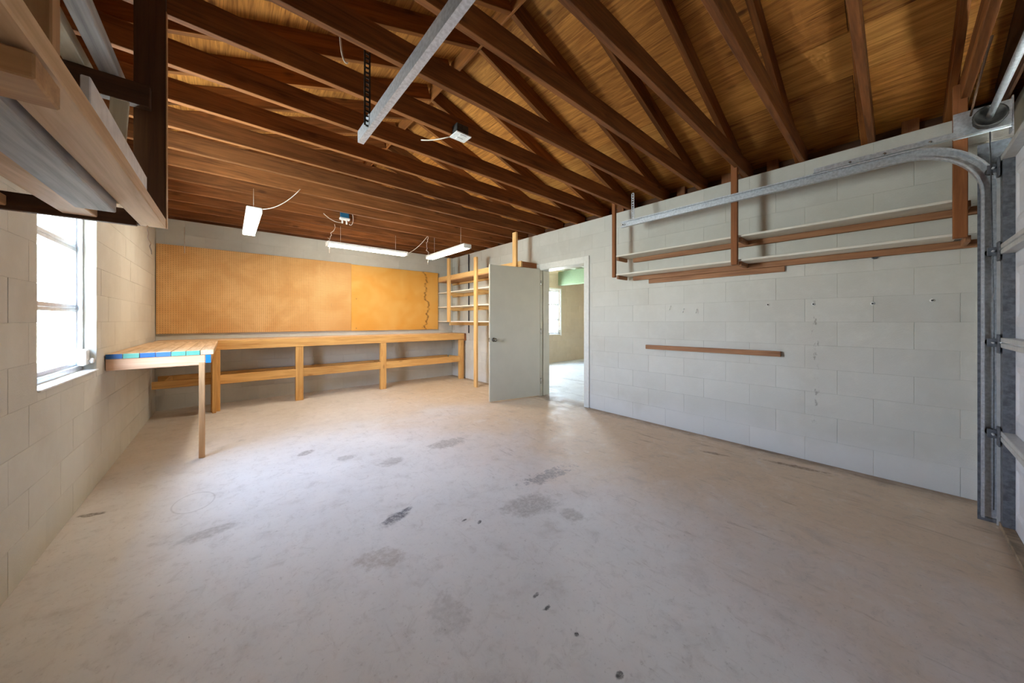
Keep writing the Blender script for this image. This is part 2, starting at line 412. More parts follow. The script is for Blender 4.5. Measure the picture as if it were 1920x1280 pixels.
def wave(p, q, n, sag, seed=0, amp=0.0):
    rr = random.Random(seed); p, q = Vector(p), Vector(q); out = []
    for i in range(n+1):
        f = i/n; v = p.lerp(q, f); v.z -= sag*4*f*(1-f)
        if 0 < i < n: v += Vector((rr.uniform(-amp, amp), rr.uniform(-amp, amp), rr.uniform(-amp, amp)))
        out.append(v)
    return out
def sub_rects(r, opens):
    rs = [r]
    for (a0, a1, b0, b1) in opens:
        nx = []
        for (x0, x1, z0, z1) in rs:
            if a1 <= x0 or a0 >= x1 or b1 <= z0 or b0 >= z1: nx.append((x0, x1, z0, z1)); continue
            if x0 < a0: nx.append((x0, a0, z0, z1))
            if a1 < x1: nx.append((a1, x1, z0, z1))
            m0, m1 = max(x0, a0), min(x1, a1)
            if z0 < b0: nx.append((m0, m1, z0, b0))
            if b1 < z1: nx.append((m0, m1, b1, z1))
        rs = nx
    return rs
def wall(name, axis, face, back, a0, a1, z1, opens, nrows=13, blocks=True, paint='block_paint', z0=0.0, skip=None, blk=0.4064, shift=0.0):
    """a block wall whose faces lie across 'axis' (x or y); face = inner plane, back = outer plane"""
    s = 1 if face > back else -1
    bm = bmesh.new(); g = 0.0018 if blocks else 0.0; core = face - s*g
    exp = [(o[0]-g, o[1]+g, o[2]-g, o[3]+g) for o in opens]
    xs = sorted(set([a0, a1] + [v for o in exp for v in o[:2] if a0 < v < a1])); zs = sorted(set([z0, z1] + [v for o in exp for v in o[2:] if z0 < v < z1]))
    c0, c1 = min(core, back), max(core, back)
    for i in range(len(xs)-1):
        for j in range(len(zs)-1):
            mx, mz = (xs[i]+xs[i+1])/2, (zs[j]+zs[j+1])/2
            if any(o[0] < mx < o[1] and o[2] < mz < o[3] for o in exp): continue
            r = bmesh.ops.create_cube(bm, size=1.0)['verts']
            for v in r:
                u = xs[i] if v.co.x < 0 else xs[i+1]; t = c0 if v.co.y < 0 else c1; z = zs[j] if v.co.z < 0 else zs[j+1]
                v.co = Vector((t, u, z)) if axis == 'x' else Vector((u, t, z))
    me = from_bm(bm, name)
    root = link(name, me, 'mortar_paint' if blocks else paint); tag(root, kind='structure')
    if not blocks: return root
    rh = (z1-z0)/nrows; gap = 0.0008; dep = 0.085
    for r in range(nrows):
        off = (-blk/2 if r % 2 else 0.0) + shift
        k = 0
        while a0 + off + k*blk < a1:
            b0, b1 = max(a0, a0+off+k*blk), min(a1, a0+off+(k+1)*blk); k += 1
            if b1-b0 < 0.02: continue
            for (x0, x1, y0, y1) in sub_rects((b0, b1, z0+r*rh, z0+(r+1)*rh), opens):
                if x1-x0 < 0.03 or y1-y0 < 0.03: continue
                if skip and skip((x0+x1)/2, (y0+y1)/2): continue
                ins = random.uniform(-0.0008, 0.0008)
                u0, u1, v0, v1 = x0+gap/2, x1-gap/2, y0+gap/2, y1-gap/2
                f0 = face+s*ins; f1 = f0 - s*dep
                if axis == 'x': bx('block', (min(f0, f1), max(f0, f1)), (u0, u1), (v0, v1), paint, root, 0.0014, axis=1)
                else: bx('block', (u0, u1), (min(f0, f1), max(f0, f1)), (v0, v1), paint, root, 0.0014, axis=0)
    return root

# ------------------------------------------------------------------ the shell
fl = link('floor', box_mesh(11.0, 8.2, 0.2, 'concrete_floor', 0), 'concrete_floor', None, Matrix.Translation((4.5, 3.1, -0.1)))
tag(fl, 'stained bare concrete garage floor', kind='structure')
tag(wall('wall_left', 'x', XL, XL-WT, YF-WT, YB+WT, HT, [WIN], skip=lambda a, z: a < -0.3), 'painted concrete block wall with the side window')
tag(wall('wall_right', 'x', XR, XR+WT, YF-WT, YB+WT, HT, [DOOR], paint='block_paint_right', skip=lambda a, z: a < -0.9 or a > YB), 'grey painted concrete block wall with the doorway')
tag(wall('wall_back', 'y', YB, YB+WT, XL, XR, HT, [], shift=-0.12), 'painted concrete block wall behind the workbench')
tag(wall('wall_front', 'y', YF, YF-WT, XL, XR, HT, [(0.70, 3.39, -0.01, 2.15)], blocks=False), 'front wall around the garage door opening')
# wall top plates
pl = bx('trim_1', (XR+0.10, XR+WT), (YF, YB), (HT, HT+0.038), 'eave_wood'); tag(pl, 'wooden top plate on the right wall', kind='structure')
pl = bx('trim_2', (XL-WT, XL-0.10), (YF, YB), (HT, HT+0.038), 'eave_wood'); tag(pl, 'wooden top plate on the left wall', kind='structure')

# ceiling: joists, rafters, ridge, sheathing
ceil = thing('ceiling', (RX, 3.0, HT), 'open gable roof framing of brown joists and rafters under plywood', kind='structure')
JZ = HT; JH = 0.14; JT = 0.038
def jy(k): return 0.105 + 0.4125*k + JT/2
ZR = HT + 0.045                                   # underside of rafter at the wall face
zr = lambda x: ZR + PITCH*((XR - x) if x >= RX else (x - XL))
RV = 0.14*math.sqrt(1+PITCH**2)                    # vertical depth of a rafter
for k in range(-1, 16):
    y = jy(k)
    dz = random.uniform(-0.003, 0.003)
    bx('joist', (XL-0.16, XR+0.16), (y-JT/2, y+JT/2), (JZ+0.0+dz, JZ+JH+dz), 'joist_wood', ceil)
for k in range(-1, 16):
    y = jy(k) + JT + 0.002
    for sgn in (1, -1):
        x0 = RX + sgn*0.01; x1 = (XR + 0.48) if sgn > 0 else (XL - 0.48)
        z0 = zr(RX); z1 = ZR - PITCH*0.48
        nrm = Vector((sgn*PITCH, 0, 1)).normalized()
        p0 = Vector((x0, y, z0)) + nrm*0.07; p1 = Vector((x1, y, z1)) + nrm*0.07
        board('rafter', p0, p1, JT, 0.14, 'rafter_wood', ceil, up=nrm)
bx('ridge_board', (RX-0.0095, RX+0.0095), (YF-0.1, YB+0.1), (zr(RX)+0.0, zr(RX)+RV-0.01), 'rafter_wood', ceil)
def sheet(sgn, d0, d1, y0, y1, mt='plywood'):
    nrm = Vector((sgn*PITCH, 0, 1)).normalized(); g = 0.003
    def at(d):
        x = RX + sgn*d
        return Vector((x, 0, (ZR + PITCH*(XR-RX) - PITCH*d) + RV + 0.001))
    a, b = at(d0), at(d1); c = (a+b)/2; wdt = (b-a).length - g
    c = c + nrm*0.008
    board('sheathing_panel', (c.x, y0+g/2, c.z), (c.x, y1-g/2, c.z), wdt, 0.015, mt, ceil, up=nrm, bev=0)
for sgn, rows in ((1, (0.0, 0.34, 1.483, 1.823, 2.79)), (-1, (0.0, 1.15, 2.29, 2.79))):
    for i in range(len(rows)-1):
        st = YF - 0.2; cuts = [st]; y = st + (0.9 if i % 2 else 2.1)
        while y < YB + 0.2: cuts.append(y); y += 2.44
        cuts.append(YB + 0.2)
        for y0, y1 in zip(cuts, cuts[1:]): sheet(sgn, rows[i], rows[i+1], y0, y1, 'plywood_light' if (sgn > 0 and i == 2) else 'plywood')
# weather layer over the sheathing, gables, soffit and fascia boards that close the roof
def poly(name, verts, faces, mat, parent):
    me = bpy.data.meshes.new(name); me.from_pydata(verts, [], faces); me.update()
    bm = bmesh.new(); bm.from_mesh(me); bmesh.ops.recalc_face_normals(bm, faces=bm.faces); bm.to_mesh(me); bm.free()
    return link(name, me, mat, parent)
zt = zr(RX) + RV + 0.03; ze = ZR - PITCH*0.53 + RV + 0.03
y0, y1 = YF-0.30, YB+0.30
poly('roofing', [(RX, y0, zt), (RX, y1, zt), (XR+0.53, y1, ze), (XR+0.53, y0, ze), (XL-0.53, y1, ze), (XL-0.53, y0, ze),
                 (RX, y0, zt+.02), (RX, y1, zt+.02), (XR+0.53, y1, ze+.02), (XR+0.53, y0, ze+.02), (XL-0.53, y1, ze+.02), (XL-0.53, y0, ze+.02)],
     [(0, 1, 2, 3), (1, 0, 5, 4), (6, 7, 8, 9), (7, 6, 11, 10), (3, 2, 8, 9), (5, 4, 10, 11), (0, 3, 9, 6), (0, 5, 11, 6), (1, 2, 8, 7), (1, 4, 10, 7)], 'dark_steel', ceil)
for ya in (YF-WT-0.022, YB+WT+0.002):
    v = []
    for yy in (ya, ya+0.02): v += [(XL-0.5, yy, HT-0.19), (XR+0.5, yy, HT-0.19), (XR+0.5, yy, ze), (RX, yy, zt), (XL-0.5, yy, ze)]
    poly('gable', v, [(0, 1, 2, 3, 4), (5, 6, 7, 8, 9), (0, 1, 6, 5), (1, 2, 7, 6), (2, 3, 8, 7), (3, 4, 9, 8), (4, 0, 5, 9)], 'eave_wood', ceil)
for xa, xb in ((XR+WT-0.01, XR+0.5), (XL-0.5, XL-WT+0.01)):
    bx('soffit', (xa, xb), (YF-0.24, YB+0.24), (HT-0.14, HT-0.12), 'eave_wood', ceil)
for xa in (XR+0.49, XL-0.51):
    bx('fascia', (xa, xa+0.02), (YF-0.24, YB+0.24), (HT-0.2, ze+0.03), 'eave_wood', ceil)
bx('eave_void_board', (XR+WT-0.02, XR+WT-0.002), (YF, YB), (HT+0.039, ZR-PITCH*WT+RV-0.004), 'shade_toned_wood', ceil)  # dark board standing in for the shaded void of the eave
v = []
for yy in (-0.448, -0.436): v += [(XL, yy, 2.56), (XR+0.05, yy, 2.56), (XR+0.05, yy, zr(XR)+RV-0.03), (RX, yy, zr(RX)+RV-0.01), (XL, yy, zr(XL)+RV-0.01)]
poly('gable_dark_sheet', v, [(0, 1, 2, 3, 4), (5, 6, 7, 8, 9), (0, 1, 6, 5), (1, 2, 7, 6), (2, 3, 8, 7), (3, 4, 9, 8), (4, 0, 5, 9)], 'shade_toned_wood', ceil)  # dark sheet added so the sheathing beyond does not show lit
# short blocking studs standing on the right wall plate
for yy in (0.73, 1.12, 1.58, -0.12, 2.36):
    bx('blocking', (XR+0.14, XR+0.178), (yy, yy+0.09), (HT+0.038, HT+0.15), 'eave_wood', ceil)

# ------------------------------------------------------------------ window in the left wall
def awning_window(name, label, axis, plane, s, a0, a1, z0, z1, zrails):
    """plane: face of the sash; s: +1 when the room lies on the positive side"""
    root = thing(name, (plane, (a0+a1)/2, z0) if axis == 'x' else ((a0+a1)/2, plane, z0), label, kind='structure')
    def W(nm, a, b, c, d, t0, t1, mat, par, bev=0.002):
        t = (plane+s*t0, plane+s*t1); t = (min(t), max(t))
        return bx(nm, t, (a, b), (c, d), mat, par, bev) if axis == 'x' else bx(nm, (a, b), t, (c, d), mat, par, bev)
    f = 0.034
    W('frame', a0, a0+f, z0, z1, -0.05, 0.03, 'aluminium', root); W('frame', a1-f, a1, z0, z1, -0.05, 0.03, 'aluminium', root)
    W('frame', a0+f, a1-f, z0, z0+f, -0.05, 0.03, 'aluminium', root); W('frame', a0+f, a1-f, z1-f, z1, -0.05, 0.03, 'aluminium', root)
    zz = [z0+f] + list(zrails) + [z1-f]
    for p, q in zip(zz, zz[1:]):
        sash = W('sash', a0+f, a0+f+0.024, p, q, -0.02, 0.012, 'aluminium', root)
        W('stile', a1-f-0.024, a1-f, p, q, -0.02, 0.012, 'aluminium', sash)
        W('rail', a0+f+0.024, a1-f-0.024, p, p+0.026, -0.02, 0.012, 'aluminium', sash)
        W('rail', a0+f+0.024, a1-f-0.024, q-0.026, q-0.002, -0.02, 0.012, 'aluminium', sash)
        W('pane', a0+f+0.022, a1-f-0.022, p+0.024, q-0.024, -0.008, -0.004, 'window_glass', sash, 0)
    return root, W
PW = XL - 0.095
w1, W = awning_window('window_1', 'white aluminium awning window of stacked panes in the left wall', 'x', PW, 1, WIN[0], WIN[1], WIN[2], WIN[3], (1.305, 1.735))
# operator bar, crank box with knob, sill
W('operator_bar', WIN[1]-0.075, WIN[1]-0.06, 0.93, 2.15, 0.03, 0.045, 'aluminium', w1)
cb = W('crank_box', WIN[1]-0.120, WIN[1]-0.02, 0.900, 1.015, 0.03, 0.068, 'plastic_white', w1, 0.010)
lathe('crank_knob', [(0.006, 0), (0.006, 0.01), (0.018, 0.011), (0.020, 0.018), (0.016, 0.026), (0.004, 0.027)], 'plastic_white', cb, (PW+0.066, WIN[1]-0.050, 0.930), 'x')
for zz in (1.03, 1.12, 1.22, 1.42, 1.52, 1.62):
    W('rivet', WIN[1]-0.052, WIN[1]-0.046, zz, zz+0.006, 0.030, 0.034, 'dark_steel', w1, 0)
bx('sill', (XL-0.17, XL+0.012), (WIN[0]+0.002, WIN[1]-0.002), (WIN[2]-0.012, WIN[2]+0.0), 'white_paint', w1, 0.003)

# ------------------------------------------------------------------ adjoining room seen through the doorway
wall('wall_adjoining_back', 'y', YB, YB+WT, XR+WT, 9.6, 2.75, [WIN2], paint='annex_paint', nrows=13, shift=0.1)
wall('wall_adjoining_right', 'x', 9.4, 9.6, 0.6, YB, 2.75, [], blocks=False, paint='annex_paint')
wall('wall_adjoining_front', 'y', 0.8, 0.6, XR+WT, 9.6, 2.75, [(6.5, 7.05, 0.82, 2.12)], blocks=False, paint='annex_paint')
ac = bx('ceiling_adjoining', (XR+WT, 9.6), (0.6, YB+WT), (2.80, 2.86), 'green_paint', None, 0); tag(ac, 'pale green painted ceiling of the next room', kind='structure')
for k in range(14):
    bx('joist', (XR+WT, 9.4), (1.0+k*0.4064, 1.038+k*0.4064), (2.66, 2.80), 'green_paint', ac)
bx('beam', (7.41, 7.60), (0.9, YB), (2.26, 2.66), 'beam_paint', ac)
w2, W2 = awning_window('window_2', 'bright awning window in the far wall of the next room', 'y', YB+0.07, -1, WIN2[0], WIN2[1], WIN2[2], WIN2[3], (1.25, 1.69))
bx('sill', (WIN2[0], WIN2[1]), (YB-0.012, YB+0.13), (WIN2[2]-0.014, WIN2[2]), 'white_paint', w2)
for xs, zs in (((WIN2[1], WIN2[1]+0.05), (WIN2[2]-0.04, WIN2[3]+0.05)), ((WIN2[0]-0.05, WIN2[0]), (WIN2[2]-0.04, WIN2[3]+0.05)), ((WIN2[0], WIN2[1]), (WIN2[3], WIN2[3]+0.05))):
    bx('casing', xs, (YB-0.012, YB), zs, 'white_paint', w2)
w3, _ = awning_window('added_window', 'unseen window added to light the next room from its front wall', 'y', 0.73, 1, 6.5, 7.05, 0.82, 2.12, (1.25, 1.69))  # added out of view to brighten the next room
cb = W2('crank_box', WIN2[1]-0.13, WIN2[1]-0.03, 0.87, 0.97, 0.03, 0.09, 'plastic_white', w2, 0.01)

# ------------------------------------------------------------------ doorway casing and open door
tr = thing('trim_3', (XR, 3.32, 0), 'white painted wooden casing and jamb around the doorway', kind='structure')
cw = 0.085
bx('casing', (XR-0.018, XR), (DOOR[0]-cw+0.006, DOOR[0]+0.006), (0, DOOR[3]+cw), 'trim_paint', tr)
bx('casing', (XR-0.018, XR), (DOOR[1]-0.006, DOOR[1]+cw-0.006), (0, DOOR[3]+cw), 'trim_paint', tr)
bx('casing', (XR-0.018, XR), (DOOR[0]+0.006, DOOR[1]-0.006), (DOOR[3]-0.006, DOOR[3]+cw), 'trim_paint', tr)
bx('jamb', (XR-0.005, XR+WT+0.01), (DOOR[0]-0.012, DOOR[0]+0.012), (0, DOOR[3]), 'trim_paint', tr)
bx('jamb', (XR-0.005, XR+WT+0.01), (DOOR[1]-0.012, DOOR[1]+0.012), (0, DOOR[3]), 'door_paint', tr)
bx('jamb', (XR-0.005, XR+WT+0.01), (DOOR[0]+0.012, DOOR[1]-0.012), (DOOR[3]-0.012, DOOR[3]+0.012), 'trim_paint', tr)
bx('door_stop', (XR+0.05, XR+0.09), (DOOR[0]+0.012, DOOR[0]+0.024), (0, DOOR[3]-0.012), 'trim_paint', tr)
bx('door_stop', (XR+0.05, XR+0.09), (DOOR[1]-0.024, DOOR[1]-0.012), (0, DOOR[3]-0.012), 'door_paint', tr)
hin, fre = Vector((XR-0.025, 3.752, 0)), Vector((2.945, 3.932, 0))
dd = (fre-hin).normalized(); dn = Vector((dd.y, -dd.x, 0));  dn = dn if dn.y < 0 else -dn
dr = board('door_1', hin+Vector((0, 0, 1.035)), fre+Vector((0, 0, 1.035)), 0.036, 2.035, 'door_paint', None, bev=0.002)
tag(dr, 'plain grey flush door standing open beside the doorway', kind='structure')
ke = fre - dd*0.065
Rk = dn.to_track_quat('Z', 'Y').to_matrix().to_4x4()
for sg in (1, -1):
    R_ = (dn*sg).to_track_quat('Z', 'Y').to_matrix().to_4x4()
    kn = lathe('door_knob', [(0.030, 0.0), (0.031, 0.006), (0.016, 0.010), (0.011, 0.014), (0.011, 0.034), (0.020, 0.040), (0.027, 0.050), (0.027, 0.060), (0.018, 0.068), (0.004, 0.070)],
               'brass_dark', dr, Vector((ke.x, ke.y, 0.935)) + dn*sg*0.018, R_)
    tag(kn, 'dark metal door knob')
    lathe('knob_face', [(0.012, 0.0), (0.012, 0.002), (0.003, 0.003)], 'chrome', kn, Vector((ke.x, ke.y, 0.935)) + dn*sg*0.0875, R_)
for zz in (0.25, 1.05, 1.82):
    c = hin - dd*0.012
    tube('hinge', [(c.x, c.y-0.018, zz-0.045), (c.x, c.y-0.018, zz+0.045)], 0.007, 'chrome', dr)
bx('latch_plate', (fre.x-0.003, fre.x+0.001), (fre.y-0.011, fre.y+0.011), (0.905, 0.965), 'chrome', dr, 0)

# ------------------------------------------------------------------ pegboards
p1 = bx('pegboard', (-0.722, 1.712), (YB-0.036, YB-0.030), (1.040, 2.258), 'pegboard_brown', None, 0.001)
tag(p1, 'large brown pegboard with full rows of holes above the bench', 'pegboard', 'pegboards on the back wall')
for zz in (1.07, 1.65, 2.22):
    bx('furring_strip', (-0.70, 1.70), (YB-0.030, YB-0.004), (zz-0.02, zz+0.02), 'eave_wood', p1)
p2 = bx('pegboard', (1.714, 3.462), (YB-0.036, YB-0.030), (1.034, 2.246), 'pegboard_orange', None, 0.001)
tag(p2, 'orange pegboard with a dark wandering crack beside the corner shelves', 'pegboard', 'pegboards on the back wall')
for zz in (1.07, 1.65, 2.21):
    bx('furring_strip', (1.73, 3.44), (YB-0.030, YB-0.004), (zz-0.02, zz+0.02), 'eave_wood', p2)
for (px, pz) in ((1.80, 1.08), (1.80, 1.62), (3.10, 1.08), (2.75, 1.66), (3.38, 1.10)):
    lathe('screw', [(0.007, 0), (0.007, 0.002), (0.002, 0.003)], 'dark_steel', p2, (px, YB-0.036, pz), Matrix.Rotation(math.radians(90), 4, 'X'), 10)

# ------------------------------------------------------------------ workbenches
BY = 5.945; BZ = 0.955
wb_ = thing('workbench', (1.8, 6.2, 0), 'long pine workbench against the back wall under the pegboards', 'workbench')
nb = 6; dw = (YB-0.004-(BY+0.038))/nb
bx('apron', (-0.13, XR-0.02), (BY, BY+0.038), (0.825, BZ-0.002), 'bench_pine', wb_)
for i in range(nb):
    bx('top_plank', (-0.70 if i > 0 else -0.10, XR-0.012), (BY+0.038+i*dw+0.0015, BY+0.038+(i+1)*dw-0.0015), (BZ-0.038, BZ+random.uniform(-.002, .002)), 'bench_top_wood', wb_)
for (x0, x1) in ((-0.165, -0.070), (0.790, 0.890), (2.060, 2.160), (3.690, 3.785)):
    bx('leg', (x0, x1), (BY+0.002, BY+0.038), (0, 0.823), 'bench_pine', wb_)
    bx('leg', (x0, x1), (BY+0.038, BY+0.076), (0, 0.915), 'bench_pine', wb_)
for (x0, x1) in ((-0.07, 0.79), (0.89, 2.06), (2.16, 3.69)):
    bx('rail', (x0, x1), (BY+0.004, BY+0.038), (0.362, 0.483), 'bench_pine', wb_)
bx('rail', (-0.705, -0.165), (BY+0.03, BY+0.068), (0.368, 0.460), 'bench_pine', wb_)
bx('rail', (-0.705, 3.69), (YB-0.045, YB-0.006), (0.372, 0.468), 'bench_pine', wb_)
bx('ledger', (-0.70, XR-0.02), (YB-0.045, YB-0.006), (0.82, 0.914), 'bench_pine', wb_)
for x in (-0.60, 0.84, 2.11, 3.72):
    bx('cross_brace', (x, x+0.038), (BY+0.08, YB-0.045), (0.372, 0.46), 'bench_pine', wb_)
bx('end_block', (3.79, XR-0.004), (BY-0.004, BY+0.07), (0.80, BZ-0.004), 'red_post_wood', wb_)

sb = thing('side_bench', (-0.42, 4.9, 0), 'short bench along the left wall with blue and teal plank ends', 'workbench')
cols = ['paint_blue', 'paint_teal', 'paint_blue', 'paint_blue_light', 'paint_teal', 'paint_teal', 'bench_top_wood']
pw = 0.0905
for i in range(7):
    x0 = XL+0.006 + i*pw
    pk = bx('top_plank', (x0+0.001, x0+pw-0.001), (4.046, 5.93), (BZ-0.040, BZ+random.uniform(-.0015, .0015)), 'bench_top_wood', sb)
    if i < 6: bx('painted_end', (x0+0.002, x0+pw-0.002), (4.043, 4.046), (BZ-0.039, BZ-0.002), cols[i], pk, 0)
bx('apron', (XL+0.006, -0.150), (4.056, 4.094), (BZ-0.132, BZ-0.041), 'pink_pine', sb)
ea = bx('edge_rail', (-0.148, -0.110), (4.05, 5.93), (BZ-0.115, BZ-0.041), 'bench_pine', sb)
bx('painted_end', (-0.147, -0.111), (4.045, 4.05), (BZ-0.114, BZ-0.042), 'paint_blue_bright', ea, 0)
bx('leg', (-0.190, -0.150), (4.020, 4.056), (0, BZ-0.110), 'rack_wood_orange', sb)
bx('ledger', (XL+0.006, XL+0.044), (4.096, 5.93), (BZ-0.130, BZ-0.041), 'bench_pine', sb)
bx('leg', (-0.148, -0.110), (5.86, 5.93), (0, BZ-0.116), 'bench_pine', sb)

# ------------------------------------------------------------------ corner shelves by the right wall
cs = thing('wall_shelves', (3.66, 5.2, 0), 'tall pine shelving along the right wall behind the open door', 'shelving')
SX = 3.478
for (yc, za, zb) in ((6.005, 1.19, 2.50), (5.03, 0, 2.385), (3.94, 0, HT-0.002)):
    bx('post', (SX-0.038, SX), (yc-0.044, yc+0.044), (za, zb), 'shelf_pine', cs)
for i, z in enumerate((2.12, 1.82, 1.515, 1.21)):
    y0 = 3.82 if i == 0 else 3.90
    if i == 0:
        bx('shelf', (SX, 3.66), (y0, YB-0.01), (z-0.075, z-0.056), 'rack_wood_orange', cs)
        bx('shelf_rail', (SX+0.0, SX+0.03), (y0, YB-0.01), (z-0.055, z+0.035), 'shelf_pine', cs)
        bx('shelf_end', (SX+0.03, XR-0.02), (y0, y0+0.03), (z-0.055, z+0.03), 'red_post_wood', cs)
        bx('shelf', (3.665, XR-0.004), (y0, YB-0.01), (z-0.075, z-0.056), 'rack_wood_orange', cs)
    else:
        bx('shelf', (SX, XR-0.006), (y0, YB-0.01), (z-0.020, z), 'white_shelf', cs)
    bx('cleat', (XR-0.04, XR-0.004), (y0+0.05, YB-0.05), (z-0.115 if i == 0 else z-0.085, z-0.077 if i == 0 else z-0.022), 'shelf_pine', cs)
    for yc in (6.005, 5.03, 3.94):
        if i > 0: bx('bearer', (SX+0.002, XR-0.042), (yc-0.02, yc+0.018), (z-0.085, z-0.022), 'shelf_pine', cs)
bx('cleat', (XR-0.04, XR-0.004), (4.0, 5.0), (0.85, 0.93), 'shelf_pine', cs)
cd = thing('conduit', (3.82, 5.7, 1.0), 'thin dark electrical conduit on the wall behind the pine shelving', 'conduit')
tube('pipe', [(3.822, 5.82, 0.96), (3.822, 5.82, 2.60)], 0.012, 'black_pipe', cd)

# ------------------------------------------------------------------ hanging shelf on the right wall
hs = thing('hanging_shelf', (3.7, 1.0, 1.75), 'two long white shelves hung from the joists on brown posts', 'shelving')
PX = 3.55
bx('post', (PX-0.0, PX+0.038), (2.215, 2.255), (1.745, HT+0.10), 'red_post_wood', hs)
bx('post', (PX-0.020, PX+0.02), (0.945, 0.995), (1.735, HT+0.06), 'red_post_wood', hs)
bx('post', (PX-0.030, PX+0.009), (-0.298, -0.240), (1.745, HT+0.10), 'red_post_wood', hs)
for z, yend in ((2.008, -0.262), (1.785, -0.262)):
    s1 = bx('shelf', (PX+0.022 if False else PX+0.0395, XR-0.006), (1.0, 2.21), (z-0.018, z), 'white_shelf', hs)
    s2 = bx('shelf', (PX+0.0395, XR-0.006), (-0.262, 0.998), (z-0.018, z), 'white_shelf', hs)
    bx('shelf_lip', (PX+0.0215, PX+0.0385), (0.997, 2.212), (z-0.018, z), 'white_shelf', hs)
    bx('shelf_lip', (PX+0.0215, PX+0.0385), (-0.262, 0.996), (z-0.018, z), 'white_shelf', hs)
    bx('cleat', (XR-0.045, XR-0.006), (-0.40, 2.12), (z-0.070, z-0.019), 'batten_wood', hs)
    for yc in (2.235, 0.97, -0.27):
        bx('bearer', (PX+0.04, XR-0.046), (yc-0.045, yc-0.02), (z-0.060, z-0.019), 'batten_wood', hs)
bt = bx('wall_batten', (XR-0.022, XR-0.001), (0.655, 1.93), (1.665, 1.715), 'batten_wood', None); tag(bt, 'raw wooden batten on the wall just under the hanging shelves', 'batten', 'battens on the right wall')
bt = board('wall_batten', (XR-0.020, 1.962, 0.905), (XR-0.020, 0.682, 0.915), 0.036, 0.048, 'batten_wood', None); tag(bt, 'lone raw wooden batten fixed low on the grey wall', 'batten', 'battens on the right wall')

# small wall hooks and fixings
hooks = [(1258, 574, 'h', 'small white hook left of the other two in the middle of the grey wall'), (1283, 579, 'h', 'small white hook between two others on the grey wall'), (1307, 580, 'h', 'small white hook nearest the middle batten end on the grey wall')]
def onx(u, v, X):
    t = math.radians(40.76); a = (u-960)/619.689; b = (600.87-v)/619.689
    dx, dy = math.sin(t)+a*math.cos(t), math.cos(t)-a*math.sin(t); T = X/dx
    return Vector((X, dy*T, 1.22+b*T))
for u, v, k, lb in hooks:
    p = onx(u, v, XR-0.002)
    h = tube('wall_hook', [p, p+Vector((-0.012, 0, 0)), p+Vector((-0.020, 0, -0.006)), p+Vector((-0.020, 0.003, -0.030)), p+Vector((-0.028, 0.003, -0.040)), p+Vector((-0.036, 0.003, -0.032))], 0.0032, 'plastic_white')
    tag(h, lb, 'hook', 'small white wall hooks')
fix = [(1440, 571, 'rusty anchor hole nearest the wall hooks on the grey wall'), (1525, 570, 'rusty anchor hole second from the garage door track on the grey wall'), (1636, 569, 'rusty anchor hole in the grey wall, middle one of the right-hand three'), (1748, 563, 'rusty anchor hole nearest the garage door track on the grey wall')]
for u, v, lb in fix:
    p = onx(u, v, XR-0.001)
    h = thing('wall_anchor', p, lb, 'wall anchor', 'anchor holes in the grey wall')
    lathe('collar', [(0.014, 0.0), (0.013, 0.003), (0.006, 0.004)], 'plastic_white', h, p, Matrix.Rotation(math.radians(-90), 4, 'Y'), 9)
    lathe('plug', [(0.006, 0.0), (0.006, 0.006), (0.002, 0.007)], 'dark_steel', h, p+Vector((-0.003, 0, 0)), Matrix.Rotation(math.radians(-90), 4, 'Y'), 9)
p = onx(1640, 481, XR-0.001)
h = thing('wall_eyelet', p, 'small round metal eyelet on the wall below the hanging shelves', 'eyelet')
lathe('plate', [(0.020, 0), (0.020, 0.004), (0.012, 0.005)], 'dull_steel', h, p, Matrix.Rotation(math.radians(-90), 4, 'Y'), 14)
tube('ring', [p+Vector((-0.012, 0.014*math.cos(k*math.pi/6), 0.014*math.sin(k*math.pi/6)-0.004)) for k in range(13)], 0.003, 'dull_steel', h, 6)

# ------------------------------------------------------------------ garage door, tracks and torsion shaft
def sweep_c(name, path, xback, mat, parent, open_dir, depth=0.034, half=0.034, th=0.0025, lip=0.011):
    """C-section swept along a path in the y-z plane; open towards open_dir (x)"""
    prof = [(0, -half), (depth, -half), (depth, -half+lip), (depth-th, -half+lip), (depth-th, -half+th), (th, -half+th),
            (th, half-th), (depth-th, half-th), (depth-th, half-lip), (depth, half-lip), (depth, half), (0, half)]
    bm = bmesh.new(); rings = []; pts = [Vector((0, a, b)) for a, b in path]
    for i, p in enumerate(pts):
        t = (pts[min(i+1, len(pts)-1)] - pts[max(i-1, 0)]).normalized(); n = Vector((0, -t.z, t.y))
        rings.append([bm.verts.new(Vector((xback + open_dir*d, p.y, p.z)) + n*h) for d, h in prof])
    m = len(prof)
    for a, b in zip(rings, rings[1:]):
        for k in range(m): bm.faces.new((a[k], a[(k+1) % m], b[(k+1) % m], b[k]))
    for rg in (rings[0], rings[-1]):
        for q in ((0, 1, 4, 5), (1, 2, 3, 4), (0, 5, 6, 11), (6, 7, 10, 11), (7, 8, 9, 10)): bm.faces.new([rg[j] for j in q])
    return link(name, from_bm(bm, name), mat, parent)
